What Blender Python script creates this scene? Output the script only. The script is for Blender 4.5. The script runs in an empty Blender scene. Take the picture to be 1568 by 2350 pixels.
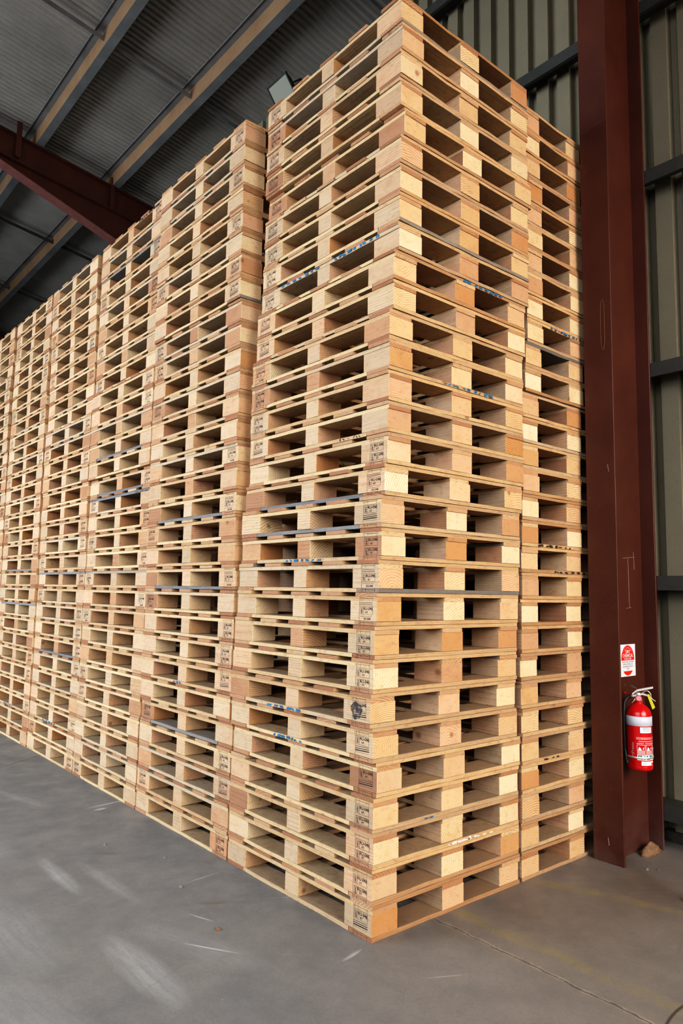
import bpy, bmesh, math, random
from mathutils import Vector, Matrix
random.seed(11)
scene = bpy.context.scene
COL = scene.collection
PI = math.pi

# ------------------------------------------------------------------ node helpers
class NT:
    def __init__(s, name):
        s.m = bpy.data.materials.new(name); s.m.use_nodes = True
        s.t = s.m.node_tree; s.t.nodes.clear()
        s.out = s.t.nodes.new('ShaderNodeOutputMaterial')
        s.b = s.t.nodes.new('ShaderNodeBsdfPrincipled')
        s.t.links.new(s.b.outputs[0], s.out.inputs[0])
    def node(s, kind, **kw):
        n = s.t.nodes.new(kind)
        for k, v in kw.items(): setattr(n, k, v)
        return n
    def put(s, sock, v):
        if isinstance(v, bpy.types.NodeSocket): s.t.links.new(v, sock)
        elif v is not None:
            try: sock.default_value = v
            except Exception: sock.default_value = (*v, 1.0)
    def math(s, op, a, b=None, c=None, clamp=False):
        n = s.node('ShaderNodeMath', operation=op, use_clamp=clamp)
        s.put(n.inputs[0], a)
        if b is not None: s.put(n.inputs[1], b)
        if c is not None: s.put(n.inputs[2], c)
        return n.outputs[0]
    def vmath(s, op, a, b=None, out=0):
        n = s.node('ShaderNodeVectorMath', operation=op)
        s.put(n.inputs[0], a)
        if b is not None: s.put(n.inputs[1], b)
        return n.outputs[out]
    def sep(s, v):
        n = s.node('ShaderNodeSeparateXYZ'); s.put(n.inputs[0], v); return n.outputs
    def comb(s, x, y, z):
        n = s.node('ShaderNodeCombineXYZ')
        for i, q in enumerate((x, y, z)): s.put(n.inputs[i], q)
        return n.outputs[0]
    def noise(s, vec, scale, detail=3.0, rough=0.5, dist=0.0, color=False):
        n = s.node('ShaderNodeTexNoise'); s.put(n.inputs['Vector'], vec)
        n.inputs['Scale'].default_value = scale; n.inputs['Detail'].default_value = detail
        n.inputs['Roughness'].default_value = rough; n.inputs['Distortion'].default_value = dist
        return n.outputs['Color' if color else 0]
    def ramp(s, f, stops, interp='LINEAR'):
        n = s.node('ShaderNodeValToRGB'); s.put(n.inputs[0], f)
        n.color_ramp.interpolation = interp
        e = n.color_ramp.elements
        while len(e) < len(stops): e.new(0.5)
        for i, (p, c) in enumerate(stops):
            e[i].position = p; e[i].color = (c, c, c, 1) if isinstance(c, (int, float)) else (*c, 1)
        return n.outputs[0]
    def mix(s, f, a, b, mode='MIX'):
        n = s.node('ShaderNodeMix', data_type='RGBA', blend_type=mode)
        s.put(n.inputs[0], f); s.put(n.inputs[6], a if isinstance(a, bpy.types.NodeSocket) else (*a, 1.0))
        s.put(n.inputs[7], b if isinstance(b, bpy.types.NodeSocket) else (*b, 1.0))
        return n.outputs[2]
    def maprange(s, v, a, b, c=0.0, d=1.0):
        n = s.node('ShaderNodeMapRange')
        s.put(n.inputs[0], v)
        for i, q in enumerate((a, b, c, d)): n.inputs[i + 1].default_value = q
        return n.outputs[0]
    def bump(s, h, strength=0.3, dist=0.002):
        n = s.node('ShaderNodeBump'); n.inputs['Strength'].default_value = strength
        n.inputs['Distance'].default_value = dist; s.put(n.inputs['Height'], h)
        s.put(s.b.inputs['Normal'], n.outputs[0])
    def objco(s):
        return s.node('ShaderNodeTexCoord').outputs['Object']
    def rnd(s):
        return s.node('ShaderNodeObjectInfo').outputs['Random']

def simple(name, col, rough=0.6, metal=0.0, var=0.12, scale=12, emit=None):
    n = NT(name); co = n.objco()
    f = n.noise(co, scale, 4)
    c = n.mix(n.maprange(f, .3, .7), tuple(max(0, x * (1 - var)) for x in col), tuple(min(1, x * (1 + var)) for x in col))
    n.put(n.b.inputs['Base Color'], c); n.b.inputs['Roughness'].default_value = rough
    n.b.inputs['Metallic'].default_value = metal
    if emit: n.put(n.b.inputs['Emission Color'], emit[0]); n.b.inputs['Emission Strength'].default_value = emit[1]
    return n.m

def wood(name, axis, long_stops, end_stops, ring=0.0085, dirt=0.35):
    """solid timber: growth rings around an axis, so end grain shows arcs and sides show long grain"""
    def soft(st):
        out = []
        for p, q in st:
            L = .3 * q[0] + .6 * q[1] + .1 * q[2]
            out.append((p, (q[0] * .86 + L * .11, q[1] * .87 + L * .115, q[2] * .87 + L * .14)))
        return out
    long_stops, end_stops = soft(long_stops), soft(end_stops)
    n = NT(name); co = n.objco(); r = n.rnd()
    r2 = n.math('FRACT', n.math('MULTIPLY', r, 57.31)); r3 = n.math('FRACT', n.math('MULTIPLY', r, 913.7))
    r4 = n.math('FRACT', n.math('MULTIPLY', r, 3391.3))
    x, y, z = n.sep(co)
    if axis == 'X': a, u, v = x, y, z
    else: a, u, v = y, x, z
    su = n.math('ADD', u, n.math('MULTIPLY_ADD', r2, 0.30, -0.15))
    sv = n.math('ADD', v, n.math('MULTIPLY_ADD', r3, 0.34, -0.13))
    a2 = n.math('ADD', a, n.math('MULTIPLY', r4, 7.0))
    cross = n.comb(n.math('MULTIPLY', a2, 0.10), su, sv)
    wob = n.noise(cross, 14.0, 2.0, .5)
    d = n.math('SQRT', n.math('ADD', n.math('MULTIPLY', su, su), n.math('MULTIPLY', sv, sv)))
    d = n.math('ADD', d, n.math('MULTIPLY', wob, 0.020))
    ph = n.math('FRACT', n.math('DIVIDE', d, n.math('MULTIPLY_ADD', r4, ring * .9, ring * .6)))
    rings = n.ramp(ph, [(0.0, 0.15), (0.55, 0.05), (0.85, 1.0), (0.97, .9), (1.0, 0.15)])
    # fine long fibre
    fib = n.noise(n.comb(n.math('MULTIPLY', a2, 4.0), n.math('MULTIPLY', su, 90.0), n.math('MULTIPLY', sv, 90.0)), 2.2, 3.0, .6)
    blotch = n.noise(n.comb(a2, su, sv), 9.0, 3.0, .6)
    geo = n.node('ShaderNodeNewGeometry')
    vt = n.node('ShaderNodeVectorTransform', vector_type='NORMAL', convert_from='WORLD', convert_to='OBJECT')
    n.put(vt.inputs[0], geo.outputs['True Normal'])
    nn = n.sep(vt.outputs[0])
    isend = n.math('GREATER_THAN', n.math('ABSOLUTE', nn[0 if axis == 'X' else 1]), 0.7)
    lcol = n.ramp(r, long_stops); ecol = n.ramp(r2, end_stops)
    base = n.mix(isend, lcol, ecol)
    dark = n.mix(1.0, base, (0.60, 0.40, 0.25), 'MULTIPLY')
    ringamt = n.math('MULTIPLY', rings, n.math('MULTIPLY_ADD', isend, 0.26, 0.26))
    ringamt = n.math('MULTIPLY', ringamt, n.math('MULTIPLY_ADD', r3, .9, .6))
    c = n.mix(ringamt, base, dark)
    c = n.mix(n.math('MULTIPLY', n.maprange(fib, .35, .75), n.math('MULTIPLY_ADD', isend, -0.15, 0.28)), c, dark)
    # heart stain / pink patches and grey dirt
    c = n.mix(n.math('MULTIPLY', n.maprange(blotch, .50, .72), 0.30), c, n.mix(1.0, c, (.80, .58, .42), 'MULTIPLY'))
    dn = n.noise(n.comb(a2, su, n.math('MULTIPLY', sv, 2.0)), 30.0, 5.0, .7)
    c = n.mix(n.math('MULTIPLY', n.maprange(dn, .53, .72), dirt), c, (.16, .12, .09))
    # knots
    vo = n.node('ShaderNodeTexVoronoi'); vo.inputs['Scale'].default_value = 5.5
    n.put(vo.inputs['Vector'], n.comb(n.math('MULTIPLY', a2, .8), su, sv))
    kn = n.math('MULTIPLY', n.maprange(vo.outputs['Distance'], .10, .05), n.math('GREATER_THAN', r3, .35))
    c = n.mix(n.math('MULTIPLY', kn, .65), c, (.20, .09, .04))
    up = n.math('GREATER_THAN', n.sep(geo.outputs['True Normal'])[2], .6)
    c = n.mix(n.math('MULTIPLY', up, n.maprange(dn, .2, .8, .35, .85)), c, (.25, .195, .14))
    n.put(n.b.inputs['Base Color'], c)
    n.b.inputs['Roughness'].default_value = 0.78
    n.b.inputs['Specular IOR Level'].default_value = 0.25
    n.bump(n.math('ADD', fib, n.math('MULTIPLY', rings, .4)), 0.35, 0.0015)
    return n.m

CREAM = (.92, .73, .45); TAN = (.72, .45, .22); ORANGE = (.60, .29, .09); PINK = (.74, .44, .26); GREY = (.42, .35, .25)
M = {}
M['block'] = wood('pine_block', 'Y',
    [(0, (.68, .48, .29)), (.3, (.56, .40, .26)), (.5, (.66, .41, .245)), (.7, (.50, .37, .24)), (.85, (.58, .32, .17)), (1, (.36, .19, .10))],
    [(0, CREAM), (.22, (.86, .64, .36)), (.40, TAN), (.55, PINK), (.70, (.78, .52, .27)), (.82, ORANGE), (.9, (.62, .35, .19)), (1, CREAM)])
M['deck'] = wood('pine_deck_board', 'X',
    [(0, (.56, .36, .18)), (.3, (.66, .41, .19)), (.5, (.44, .24, .10)), (.7, (.50, .34, .19)), (.9, (.58, .35, .155)), (.985, (.55, .40, .24)), (.99, (.28, .24, .19)), (1, (.30, .27, .22))],
    [(0, (.40, .20, .10)), (.3, (.34, .16, .08)), (.5, (.50, .30, .16)), (.75, (.44, .23, .12)), (1, (.56, .38, .22))], ring=.009, dirt=.5)
M['rail'] = wood('pine_rail_board', 'Y',
    [(0, (.66, .47, .25)), (.25, (.72, .52, .28)), (.45, (.56, .37, .19)), (.6, (.64, .46, .26)), (.75, (.54, .33, .16)), (.9, (.56, .43, .28)), (.985, (.50, .40, .28)), (.99, (.22, .21, .19)), (1, (.24, .23, .20))],
    [(0, (.60, .38, .20)), (.3, (.50, .26, .11)), (.5, (.72, .50, .28)), (.75, (.56, .31, .15)), (1, (.42, .21, .10))], ring=.009, dirt=.5)
M['grey_x'] = wood('weathered_board_x', 'X', [(0, (.24, .21, .18)), (1, (.17, .16, .15))], [(0, (.30, .22, .16)), (1, (.26, .19, .14))], ring=.009, dirt=.6)
M['grey_y'] = wood('weathered_board_y', 'Y', [(0, (.25, .25, .25)), (1, (.17, .18, .20))], [(0, (.30, .22, .16)), (1, (.26, .19, .14))], ring=.009, dirt=.6)
M['ink'] = simple('black_ink', (.025, .022, .02), .8)
M['blue'] = simple('blue_paint', (.01, .14, .30), .7, var=.4, scale=60)
M['white'] = simple('white_paint', (.75, .75, .73), .7)
M['wood_plain'] = simple('sawdust', (.22, .13, .08), .95, var=.35, scale=80)

def floor_mat():
    n = NT('worn_concrete'); co = n.node('ShaderNodeNewGeometry').outputs['Position']
    x, y, z = n.sep(co)
    big = n.noise(co, 0.7, 4, .6); mid = n.noise(co, 4.0, 6, .65); fine = n.noise(co, 60.0, 4, .7)
    warm = n.maprange(n.math('MULTIPLY_ADD', y, -0.5, x), -0.6, 0.8)
    c = n.mix(warm, (.208, .214, .222), (.195, .172, .155))
    c = n.mix(n.math('MULTIPLY', n.maprange(mid, .38, .62), .6), c, n.mix(1.0, c, (.66, .66, .68), 'MULTIPLY'))
    c = n.mix(n.math('MULTIPLY', n.maprange(big, .4, .7), .35), c, (.30, .285, .27))
    c = n.mix(n.math('MULTIPLY', n.maprange(fine, .48, .72), .45), c, (.17, .15, .14))
    # tyre / drag haze running obliquely
    def smear(cx, cy, ang, L, Wd, col, amt, c):
        dx = n.math('SUBTRACT', x, cx); dy = n.math('SUBTRACT', y, cy)
        ca, sa = math.cos(ang), math.sin(ang)
        u = n.math('ADD', n.math('MULTIPLY', dx, ca), n.math('MULTIPLY', dy, sa))
        v = n.math('ADD', n.math('MULTIPLY', dx, -sa), n.math('MULTIPLY', dy, ca))
        e = n.math('ADD', n.math('POWER', n.math('DIVIDE', u, L), 2.0), n.math('POWER', n.math('DIVIDE', v, Wd), 2.0))
        st = n.noise(n.comb(n.math('MULTIPLY', u, 1.5), n.math('MULTIPLY', v, 15.0), 0), 2.0, 6, .75)
        m = n.math('MULTIPLY', n.maprange(e, 1.0, 0.1), n.maprange(st, .25, .80))
        return n.mix(n.math('MULTIPLY', m, amt), c, col)
    for cx, cy, ang, L, Wd, amt in ((-.74, 1.45, -1.57, .32, .05, .8), (-.58, 1.22, -1.5, .36, .05, .45), (-.80, .38, -1.55, .36, .09, .85),
                                    (-.55, .42, -1.2, .4, .10, .35), (-1.1, 1.0, -1.5, .5, .16, .5), (-1.25, .3, -1.4, .5, .2, .45),
                                    (-.9, 2.2, -1.5, .5, .12, .4), (-.5, 2.9, -1.3, .35, .05, .4), (-1.05, 1.9, -1.5, .5, .1, .5)):
        c = smear(cx, cy, ang, L, Wd, (.50, .52, .54), amt * .75, c)
    # thin scratches
    for cx, cy, ang, L, Wd, amt in ((-.1, 2.44, .12, .16, .012, .9), (-.17, 2.36, .1, .05, .02, .9), (-.52, .36, -1.0, .14, .006, .9), (-.42, .62, -1.2, .08, .005, .8),
                                    (-.12, -.02, .2, .07, .012, .6), (-.2, 1.0, .1, .13, .006, .5), (.1, .5, 2.6, .3, .004, .5), (.05, -.35, -.5, .1, .005, .4)):
        c = smear(cx, cy, ang, L, Wd, (.75, .75, .74), amt, c)
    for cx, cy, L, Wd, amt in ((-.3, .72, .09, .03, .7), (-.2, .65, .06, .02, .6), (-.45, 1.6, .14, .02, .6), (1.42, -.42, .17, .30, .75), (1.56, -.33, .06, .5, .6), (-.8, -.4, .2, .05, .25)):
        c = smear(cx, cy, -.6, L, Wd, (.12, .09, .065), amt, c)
    # faded yellow lines
    yl = n.noise(co, 6.0, 5, .7)
    wig = n.math('MULTIPLY_ADD', n.noise(co, 1.8, 2), .12, -.06)
    m1 = n.math('MULTIPLY', n.maprange(n.math('ABSOLUTE', n.math('SUBTRACT', n.math('ADD', x, wig), .51)), .055, .02), n.math('LESS_THAN', y, 0.0))
    lin = n.math('ADD', n.math('SUBTRACT', x, 1.06), n.math('MULTIPLY', y, .36))
    m2 = n.math('MULTIPLY', n.maprange(n.math('ABSOLUTE', n.math('ADD', lin, wig)), .06, .02), n.math('GREATER_THAN', x, .8))
    ym = n.math('MULTIPLY', n.math('MAXIMUM', m1, m2), n.maprange(yl, .38, .62))
    c = n.mix(n.math('MULTIPLY', ym, .42), c, (.30, .25, .10))
    # slab joint + crack
    wob = n.math('MULTIPLY_ADD', n.noise(co, 9.0, 5, .7), .05, -.025)
    jd = n.math('ABSOLUTE', n.math('SUBTRACT', n.math('ADD', x, wob), .37))
    lit = n.math('MULTIPLY', n.maprange(jd, .016, .004), n.maprange(n.noise(co, 14.0, 4), .4, .6))
    c = n.mix(n.math('MULTIPLY', lit, .5), c, (.5, .43, .36))
    jm = n.maprange(jd, .006, .001)
    crk = n.maprange(n.math('ABSOLUTE', n.math('ADD', n.math('SUBTRACT', y, -.99), n.math('MULTIPLY', n.math('SUBTRACT', x, .5), n.math('SUBTRACT', x, .55)))), .008, .002)
    crk = n.math('MULTIPLY', crk, n.math('GREATER_THAN', x, .36))
    jl = n.math('MULTIPLY', n.maprange(n.math('ABSOLUTE', n.math('SUBTRACT', y, n.math('MULTIPLY_ADD', x, .65, 4.08))), .02, .004), n.math('LESS_THAN', x, .3))
    c = n.mix(n.math('MAXIMUM', n.math('MAXIMUM', n.math('MULTIPLY', jm, .8), crk), n.math('MULTIPLY', jl, .45)), c, (.08, .065, .05))
    # hairline scratches in two directions
    for ang, sc_ in ((.35, 1.0), (1.9, 1.3)):
        ca, sa = math.cos(ang), math.sin(ang)
        u_ = n.math('ADD', n.math('MULTIPLY', x, ca), n.math('MULTIPLY', y, sa)); v_ = n.math('ADD', n.math('MULTIPLY', x, -sa), n.math('MULTIPLY', y, ca))
        hn = n.noise(n.comb(n.math('MULTIPLY', u_, 1.2 * sc_), n.math('MULTIPLY', v_, 60.0), 0), 1.0, 3, .7)
        c = n.mix(n.math('MULTIPLY', n.maprange(hn, .66, .72), .30), c, (.10, .09, .08) if ang < 1 else (.34, .32, .30))
    # debris specks
    vo = n.node('ShaderNodeTexVoronoi'); vo.inputs['Scale'].default_value = 9.0; n.put(vo.inputs['Vector'], co)
    c = n.mix(n.math('MULTIPLY', n.maprange(vo.outputs['Distance'], .035, .02), .8), c, (.42, .36, .28))
    n.put(n.b.inputs['Base Color'], c)
    n.put(n.b.inputs['Roughness'], n.maprange(mid, .3, .7, .42, .68))
    n.bump(n.math('SUBTRACT', n.math('MULTIPLY', fine, .5), jm), .4, .004)
    return n.m
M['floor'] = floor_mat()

def steel_mat():
    n = NT('red_oxide_steel'); co = n.objco()
    f = n.noise(co, 3.0, 5, .65); g = n.noise(co, 40.0, 4, .7)
    z = n.sep(n.node('ShaderNodeNewGeometry').outputs['Position'])[2]
    c = n.mix(n.maprange(f, .3, .7), (.066, .018, .011), (.098, .029, .017))
    c = n.mix(n.math('MULTIPLY', n.maprange(g, .66, .72), .5), c, (.20, .10, .07))
    low = n.math('MULTIPLY', n.maprange(z, .30, .0), n.maprange(f, .35, .6))
    c = n.mix(n.math('MULTIPLY', low, .55), c, (.15, .105, .10))
    n.put(n.b.inputs['Base Color'], c); n.b.inputs['Roughness'].default_value = .45
    return n.m
M['steel'] = steel_mat()
M['steel_pale'] = simple('paler_red_flange', (.20, .085, .075), .6)  # paler red than the other steel, for the haunch flange
def galv(name, a, b, rough, metal, sc=3.0):
    n = NT(name); co = n.objco(); f = n.noise(co, sc, 5, .65); g = n.noise(co, 60, 3)
    c = n.mix(n.maprange(f, .3, .7), a, b)
    c = n.mix(n.math('MULTIPLY', n.maprange(g, .55, .7), .2), c, tuple(q * .6 for q in a))
    n.put(n.b.inputs['Base Color'], c); n.b.inputs['Roughness'].default_value = rough; n.b.inputs['Metallic'].default_value = metal
    return n.m
M['roof'] = galv('galvanised_roof_sheet', (.31, .30, .28), (.46, .44, .41), .40, .4, 1.2)
M['galv'] = galv('galvanised_steel', (.17, .175, .18), (.26, .265, .27), .5, .3)
M['galvtan'] = galv('warm_lit_purlin_web', (.28, .17, .10), (.36, .24, .15), .6, .1)  # tan colour stands in for warm light bounced off the pallets
M['wall'] = galv('cream_wall_sheet', (.20, .18, .132), (.235, .21, .155), .55, .0, 1.5)
M['girt'] = galv('dull_girt_steel', (.05, .052, .05), (.085, .083, .075), .6, .2)
M['red'] = simple('extinguisher_red', (.50, .008, .010), .22, var=.08)
M['signred'] = simple('sign_red', (.80, .03, .015), .45, var=.05)
M['paper'] = simple('white_label', (.78, .80, .84), .5, var=.04)
M['band'] = simple('pale_band', (.55, .57, .66), .4, var=.05)
M['pink'] = simple('pink_print', (.62, .30, .32), .5, var=.1)
M['green'] = simple('green_print', (.01, .19, .15), .5)
M['chrome'] = simple('bright_metal', (.72, .70, .66), .35, .6)
M['rubber'] = simple('black_rubber', (.012, .012, .013), .5)
M['yellow'] = simple('yellow_tag', (.55, .52, .03), .6)
M['black'] = simple('black_housing', (.012, .012, .012), .5)
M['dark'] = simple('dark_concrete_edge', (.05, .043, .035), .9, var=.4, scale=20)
M['scratch'] = simple('pale_scratch', (.45, .33, .29), .7)
M['ochre'] = simple('ochre_scrape', (.17, .08, .03), .7)
M['concrete'] = simple('pale_concrete', (.22, .22, .21), .9, var=.3, scale=30)
M['darktext'] = simple('grey_print', (.20, .16, .16), .6)
gl = NT('flood_glass'); gl.put(gl.b.inputs['Base Color'], (.30, .31, .27, 1)); gl.b.inputs['Roughness'].default_value = .15
gl.put(gl.b.inputs['Emission Color'], (.55, .56, .48, 1)); gl.b.inputs['Emission Strength'].default_value = .05
M['glass'] = gl.m

# ------------------------------------------------------------------ mesh helpers
def box(bm, a, b, bevel=0.0):
    """axis box from min corner a to max corner b"""
    vs = [bm.verts.new((x, y, z)) for z in (a[2], b[2]) for y in (a[1], b[1]) for x in (a[0], b[0])]
    fs = [(0, 2, 3, 1), (4, 5, 7, 6), (0, 1, 5, 4), (2, 6, 7, 3), (0, 4, 6, 2), (1, 3, 7, 5)]
    F = [bm.faces.new([vs[i] for i in f]) for f in fs]
    if bevel:
        es = list({e for f in F for e in f.edges})
        bmesh.ops.bevel(bm, geom=es, offset=bevel, segments=1, affect='EDGES')
def quad(bm, pts):
    bm.faces.new([bm.verts.new(p) for p in pts])
def prism(bm, prof, fn, t0, t1):
    """closed profile [(u,v)] extruded between t0 and t1 by point function fn(u,v,t)"""
    A = [bm.verts.new(fn(u, v, t0)) for u, v in prof]; B = [bm.verts.new(fn(u, v, t1)) for u, v in prof]
    k = len(prof)
    for i in range(k): bm.faces.new((A[i], A[(i + 1) % k], B[(i + 1) % k], B[i]))
    bm.faces.new(A[::-1]); bm.faces.new(B)
def lathe(bm, prof, c=(0, 0, 0), seg=40):
    rings = []
    for r, z in prof:
        rings.append([bm.verts.new((c[0] + r * math.cos(2 * PI * i / seg), c[1] + r * math.sin(2 * PI * i / seg), c[2] + z)) for i in range(seg)])
    for a, b in zip(rings, rings[1:]):
        for i in range(seg): bm.faces.new((a[i], a[(i + 1) % seg], b[(i + 1) % seg], b[i]))
    bm.faces.new(rings[0][::-1]); bm.faces.new(rings[-1])
def tube(bm, pts, r, seg=10):
    pts = [Vector(p) for p in pts]; prev = None; rings = []
    for i, p in enumerate(pts):
        d = (pts[min(i + 1, len(pts) - 1)] - pts[max(i - 1, 0)]).normalized()
        u = d.cross(Vector((0, 0, 1))) if prev is None else prev - d * prev.dot(d)
        if u.length < 1e-4: u = d.cross(Vector((1, 0, 0)))
        u.normalize(); prev = u; w = d.cross(u); rr = r[i] if isinstance(r, (list, tuple)) else r
        rings.append([bm.verts.new(p + u * rr * math.cos(2 * PI * k / seg) + w * rr * math.sin(2 * PI * k / seg)) for k in range(seg)])
    for a, b in zip(rings, rings[1:]):
        for k in range(seg): bm.faces.new((a[k], a[(k + 1) % seg], b[(k + 1) % seg], b[k]))
    bm.faces.new(rings[0][::-1]); bm.faces.new(rings[-1])
def spline(cps, n=24):
    out = []; P = [Vector(c) for c in cps]; P = [P[0]] + P + [P[-1]]
    for i in range(1, len(P) - 2):
        for k in range(n // (len(P) - 3) + 1):
            t = k / (n // (len(P) - 3) + 1)
            a, b, c, d = P[i - 1], P[i], P[i + 1], P[i + 2]
            out.append(.5 * ((2 * b) + (c - a) * t + (2 * a - 5 * b + 4 * c - d) * t * t + (3 * b - 3 * c + d - a) * t ** 3))
    out.append(P[-1]); return out
def finish(name, bm, mat, smooth=False):
    bmesh.ops.recalc_face_normals(bm, faces=bm.faces)
    me = bpy.data.meshes.new(name); bm.to_mesh(me); bm.free()
    me.materials.append(mat)
    if smooth: me.polygons.foreach_set('use_smooth', [True] * len(me.polygons))
    return me
def link(name, me, parent=None, loc=(0, 0, 0)):
    o = bpy.data.objects.new(name, me); COL.objects.link(o); o.location = loc
    if parent: o.parent = parent
    return o
def obj(name, bm, mat, parent=None, loc=(0, 0, 0), smooth=False):
    return link(name, finish(name, bm, mat, smooth), parent, loc)
def tag(o, label, cat, group=None, kind=None):
    if label: o['label'] = label
    if cat: o['category'] = cat
    if group: o['group'] = group
    if kind: o['kind'] = kind
    return o
def thing(name, label, cat, loc=(0, 0, 0), group=None):
    o = bpy.data.objects.new(name, None); COL.objects.link(o); o.location = loc; o.empty_display_size = .1
    return tag(o, label, cat, group)
def struct(name, bm, mat, label, cat):
    return tag(obj(name, bm, mat), label, cat, kind='structure')
TXT = {}
def text_bm(s, size, align='CENTER', stretch=1.0):
    """flat lettering as mesh data in the XY plane"""
    key = (s, size, align)
    if key not in TXT:
        cu = bpy.data.curves.new('lettering', 'FONT'); cu.body = s; cu.size = size; cu.align_x = align; cu.resolution_u = 2
        cu.offset = size * .012
        to = bpy.data.objects.new('lettering', cu); COL.objects.link(to)
        dg = bpy.context.evaluated_depsgraph_get(); dg.update()
        me = bpy.data.meshes.new_from_object(to.evaluated_get(dg))
        TXT[key] = ([tuple(v.co) for v in me.vertices], [tuple(p.vertices) for p in me.polygons])
        bpy.data.objects.remove(to); bpy.data.curves.remove(cu); bpy.data.meshes.remove(me)
    return TXT[key]
def add_text(bm, s, size, fn, align='CENTER'):
    vs, fs = text_bm(s, size, align)
    V = [bm.verts.new(fn(x, y)) for x, y, _ in vs]
    for f in fs:
        try: bm.faces.new([V[i] for i in f])
        except Exception: pass

# ------------------------------------------------------------------ camera (solved from the photograph's perspective)
cam_d = bpy.data.cameras.new('camera'); cam = bpy.data.objects.new('camera', cam_d); COL.objects.link(cam)
yaw, pit, rol = 0.870806, 0.110307, 0.017852
fw = Vector((math.cos(yaw) * math.cos(pit), math.sin(yaw) * math.cos(pit), math.sin(pit)))
r = Vector((math.sin(yaw), -math.cos(yaw), 0)); u = r.cross(fw)
r2 = r * math.cos(rol) + u * math.sin(rol); u2 = r2.cross(fw)
cam.matrix_world = Matrix.Translation((-2.0800, -2.2365, 1.4014)) @ Matrix((r2, u2, -fw)).transposed().to_4x4()
cam_d.sensor_fit = 'VERTICAL'; cam_d.sensor_height = 36; cam_d.lens = 1647.6 / 2350 * 36
cam_d.clip_start = .05; cam_d.clip_end = 200
scene.camera = cam

# ------------------------------------------------------------------ the building
WX = 2.20                       # inside face of the side wall
EZ, SL = 6.85, 0.15             # eave height at the wall, roof slope
def roofz(x): return EZ + SL * (WX - x)
bm = bmesh.new(); box(bm, (-14, -9, -.2), (WX + .3, 22, 0))
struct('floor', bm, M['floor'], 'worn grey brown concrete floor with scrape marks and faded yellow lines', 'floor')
# corrugated roof: waves follow Y, sheets run down the slope in X
bm = bmesh.new(); pit_c = .076; seg = 6; y0, y1 = -6.0, 21.0
N = int((y1 - y0) / pit_c * seg); cols = []
xs = (WX + .25, -1.5, -6.0, -11.0)
for i in range(N + 1):
    y = y0 + i * pit_c / seg; dz = .0115 * math.cos(2 * PI * i / seg)
    cols.append([bm.verts.new((x, y, roofz(x) + dz)) for x in xs])
for a, b in zip(cols, cols[1:]):
    for k in range(len(xs) - 1): bm.faces.new((a[k], a[k + 1], b[k + 1], b[k]))
struct('ceiling', bm, M['roof'], 'grey corrugated steel roof sheeting seen from below', 'ceiling')
# ribbed side wall
bm = bmesh.new(); prof = []; y = -5.0 ; P = .174
while y < 20.5:
    prof += [(WX, y), (WX, y + .104), (WX + .05, y + .116), (WX + .05, y + .166)]; y += P
A = [bm.verts.new((x, yy, .06)) for x, yy in prof]; B = [bm.verts.new((x, yy, EZ + .02)) for x, yy in prof]
for i in range(len(prof) - 1): bm.faces.new((A[i], A[i + 1], B[i + 1], B[i]))
struct('wall_right', bm, M['wall'], 'dull cream ribbed steel wall sheeting behind the red column', 'wall')
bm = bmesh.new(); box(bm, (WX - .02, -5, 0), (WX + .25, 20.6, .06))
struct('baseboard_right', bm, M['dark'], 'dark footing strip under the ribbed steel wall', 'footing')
# far end wall
bm = bmesh.new(); prof = []; x = -11.0
while x < WX:
    prof += [(20.5, x), (20.5, x + .098), (20.532, x + .114), (20.532, x + .158)]; x += P
A = [bm.verts.new((xx, yy, 0)) for yy, xx in prof]; B = [bm.verts.new((xx, yy, roofz(xx) - .03)) for yy, xx in prof]
for i in range(len(prof) - 1): bm.faces.new((A[i], A[i + 1], B[i + 1], B[i]))
struct('wall_far', bm, M['wall'], 'far end wall of ribbed steel sheeting', 'wall')

# girts
girt_words = ['lowest, just above the floor', 'second from the floor, level with the eye', 'third from the floor, above head height',
              'fourth from the floor, beside the upper column', 'fifth from the floor, crossing behind the top of the stacks', 'topmost, just under the roof edge']
for gz, w in zip((.24, 1.525, 2.80, 4.03, 5.18, 6.36), girt_words):
    t = thing('wall_girt', 'grey steel wall girt, ' + w, 'girt', (WX - .09, 7.5, gz), 'girts along the ribbed wall')
    def pr(u, v, s): return (u, s, v)
    bm = bmesh.new(); prism(bm, [(-.07, 0), (.088, 0), (.088, -.006), (-.07, -.006)], pr, -12.3, 12.9); obj('web_plate', bm, M['girt'], t)
    bm = bmesh.new(); prism(bm, [(-.076, .0), (-.07, .0), (-.07, -.075), (-.05, -.08), (-.05, -.084), (-.076, -.084)], pr, -12.3, 12.9); obj('front_flange', bm, M['girt'], t)

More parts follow.
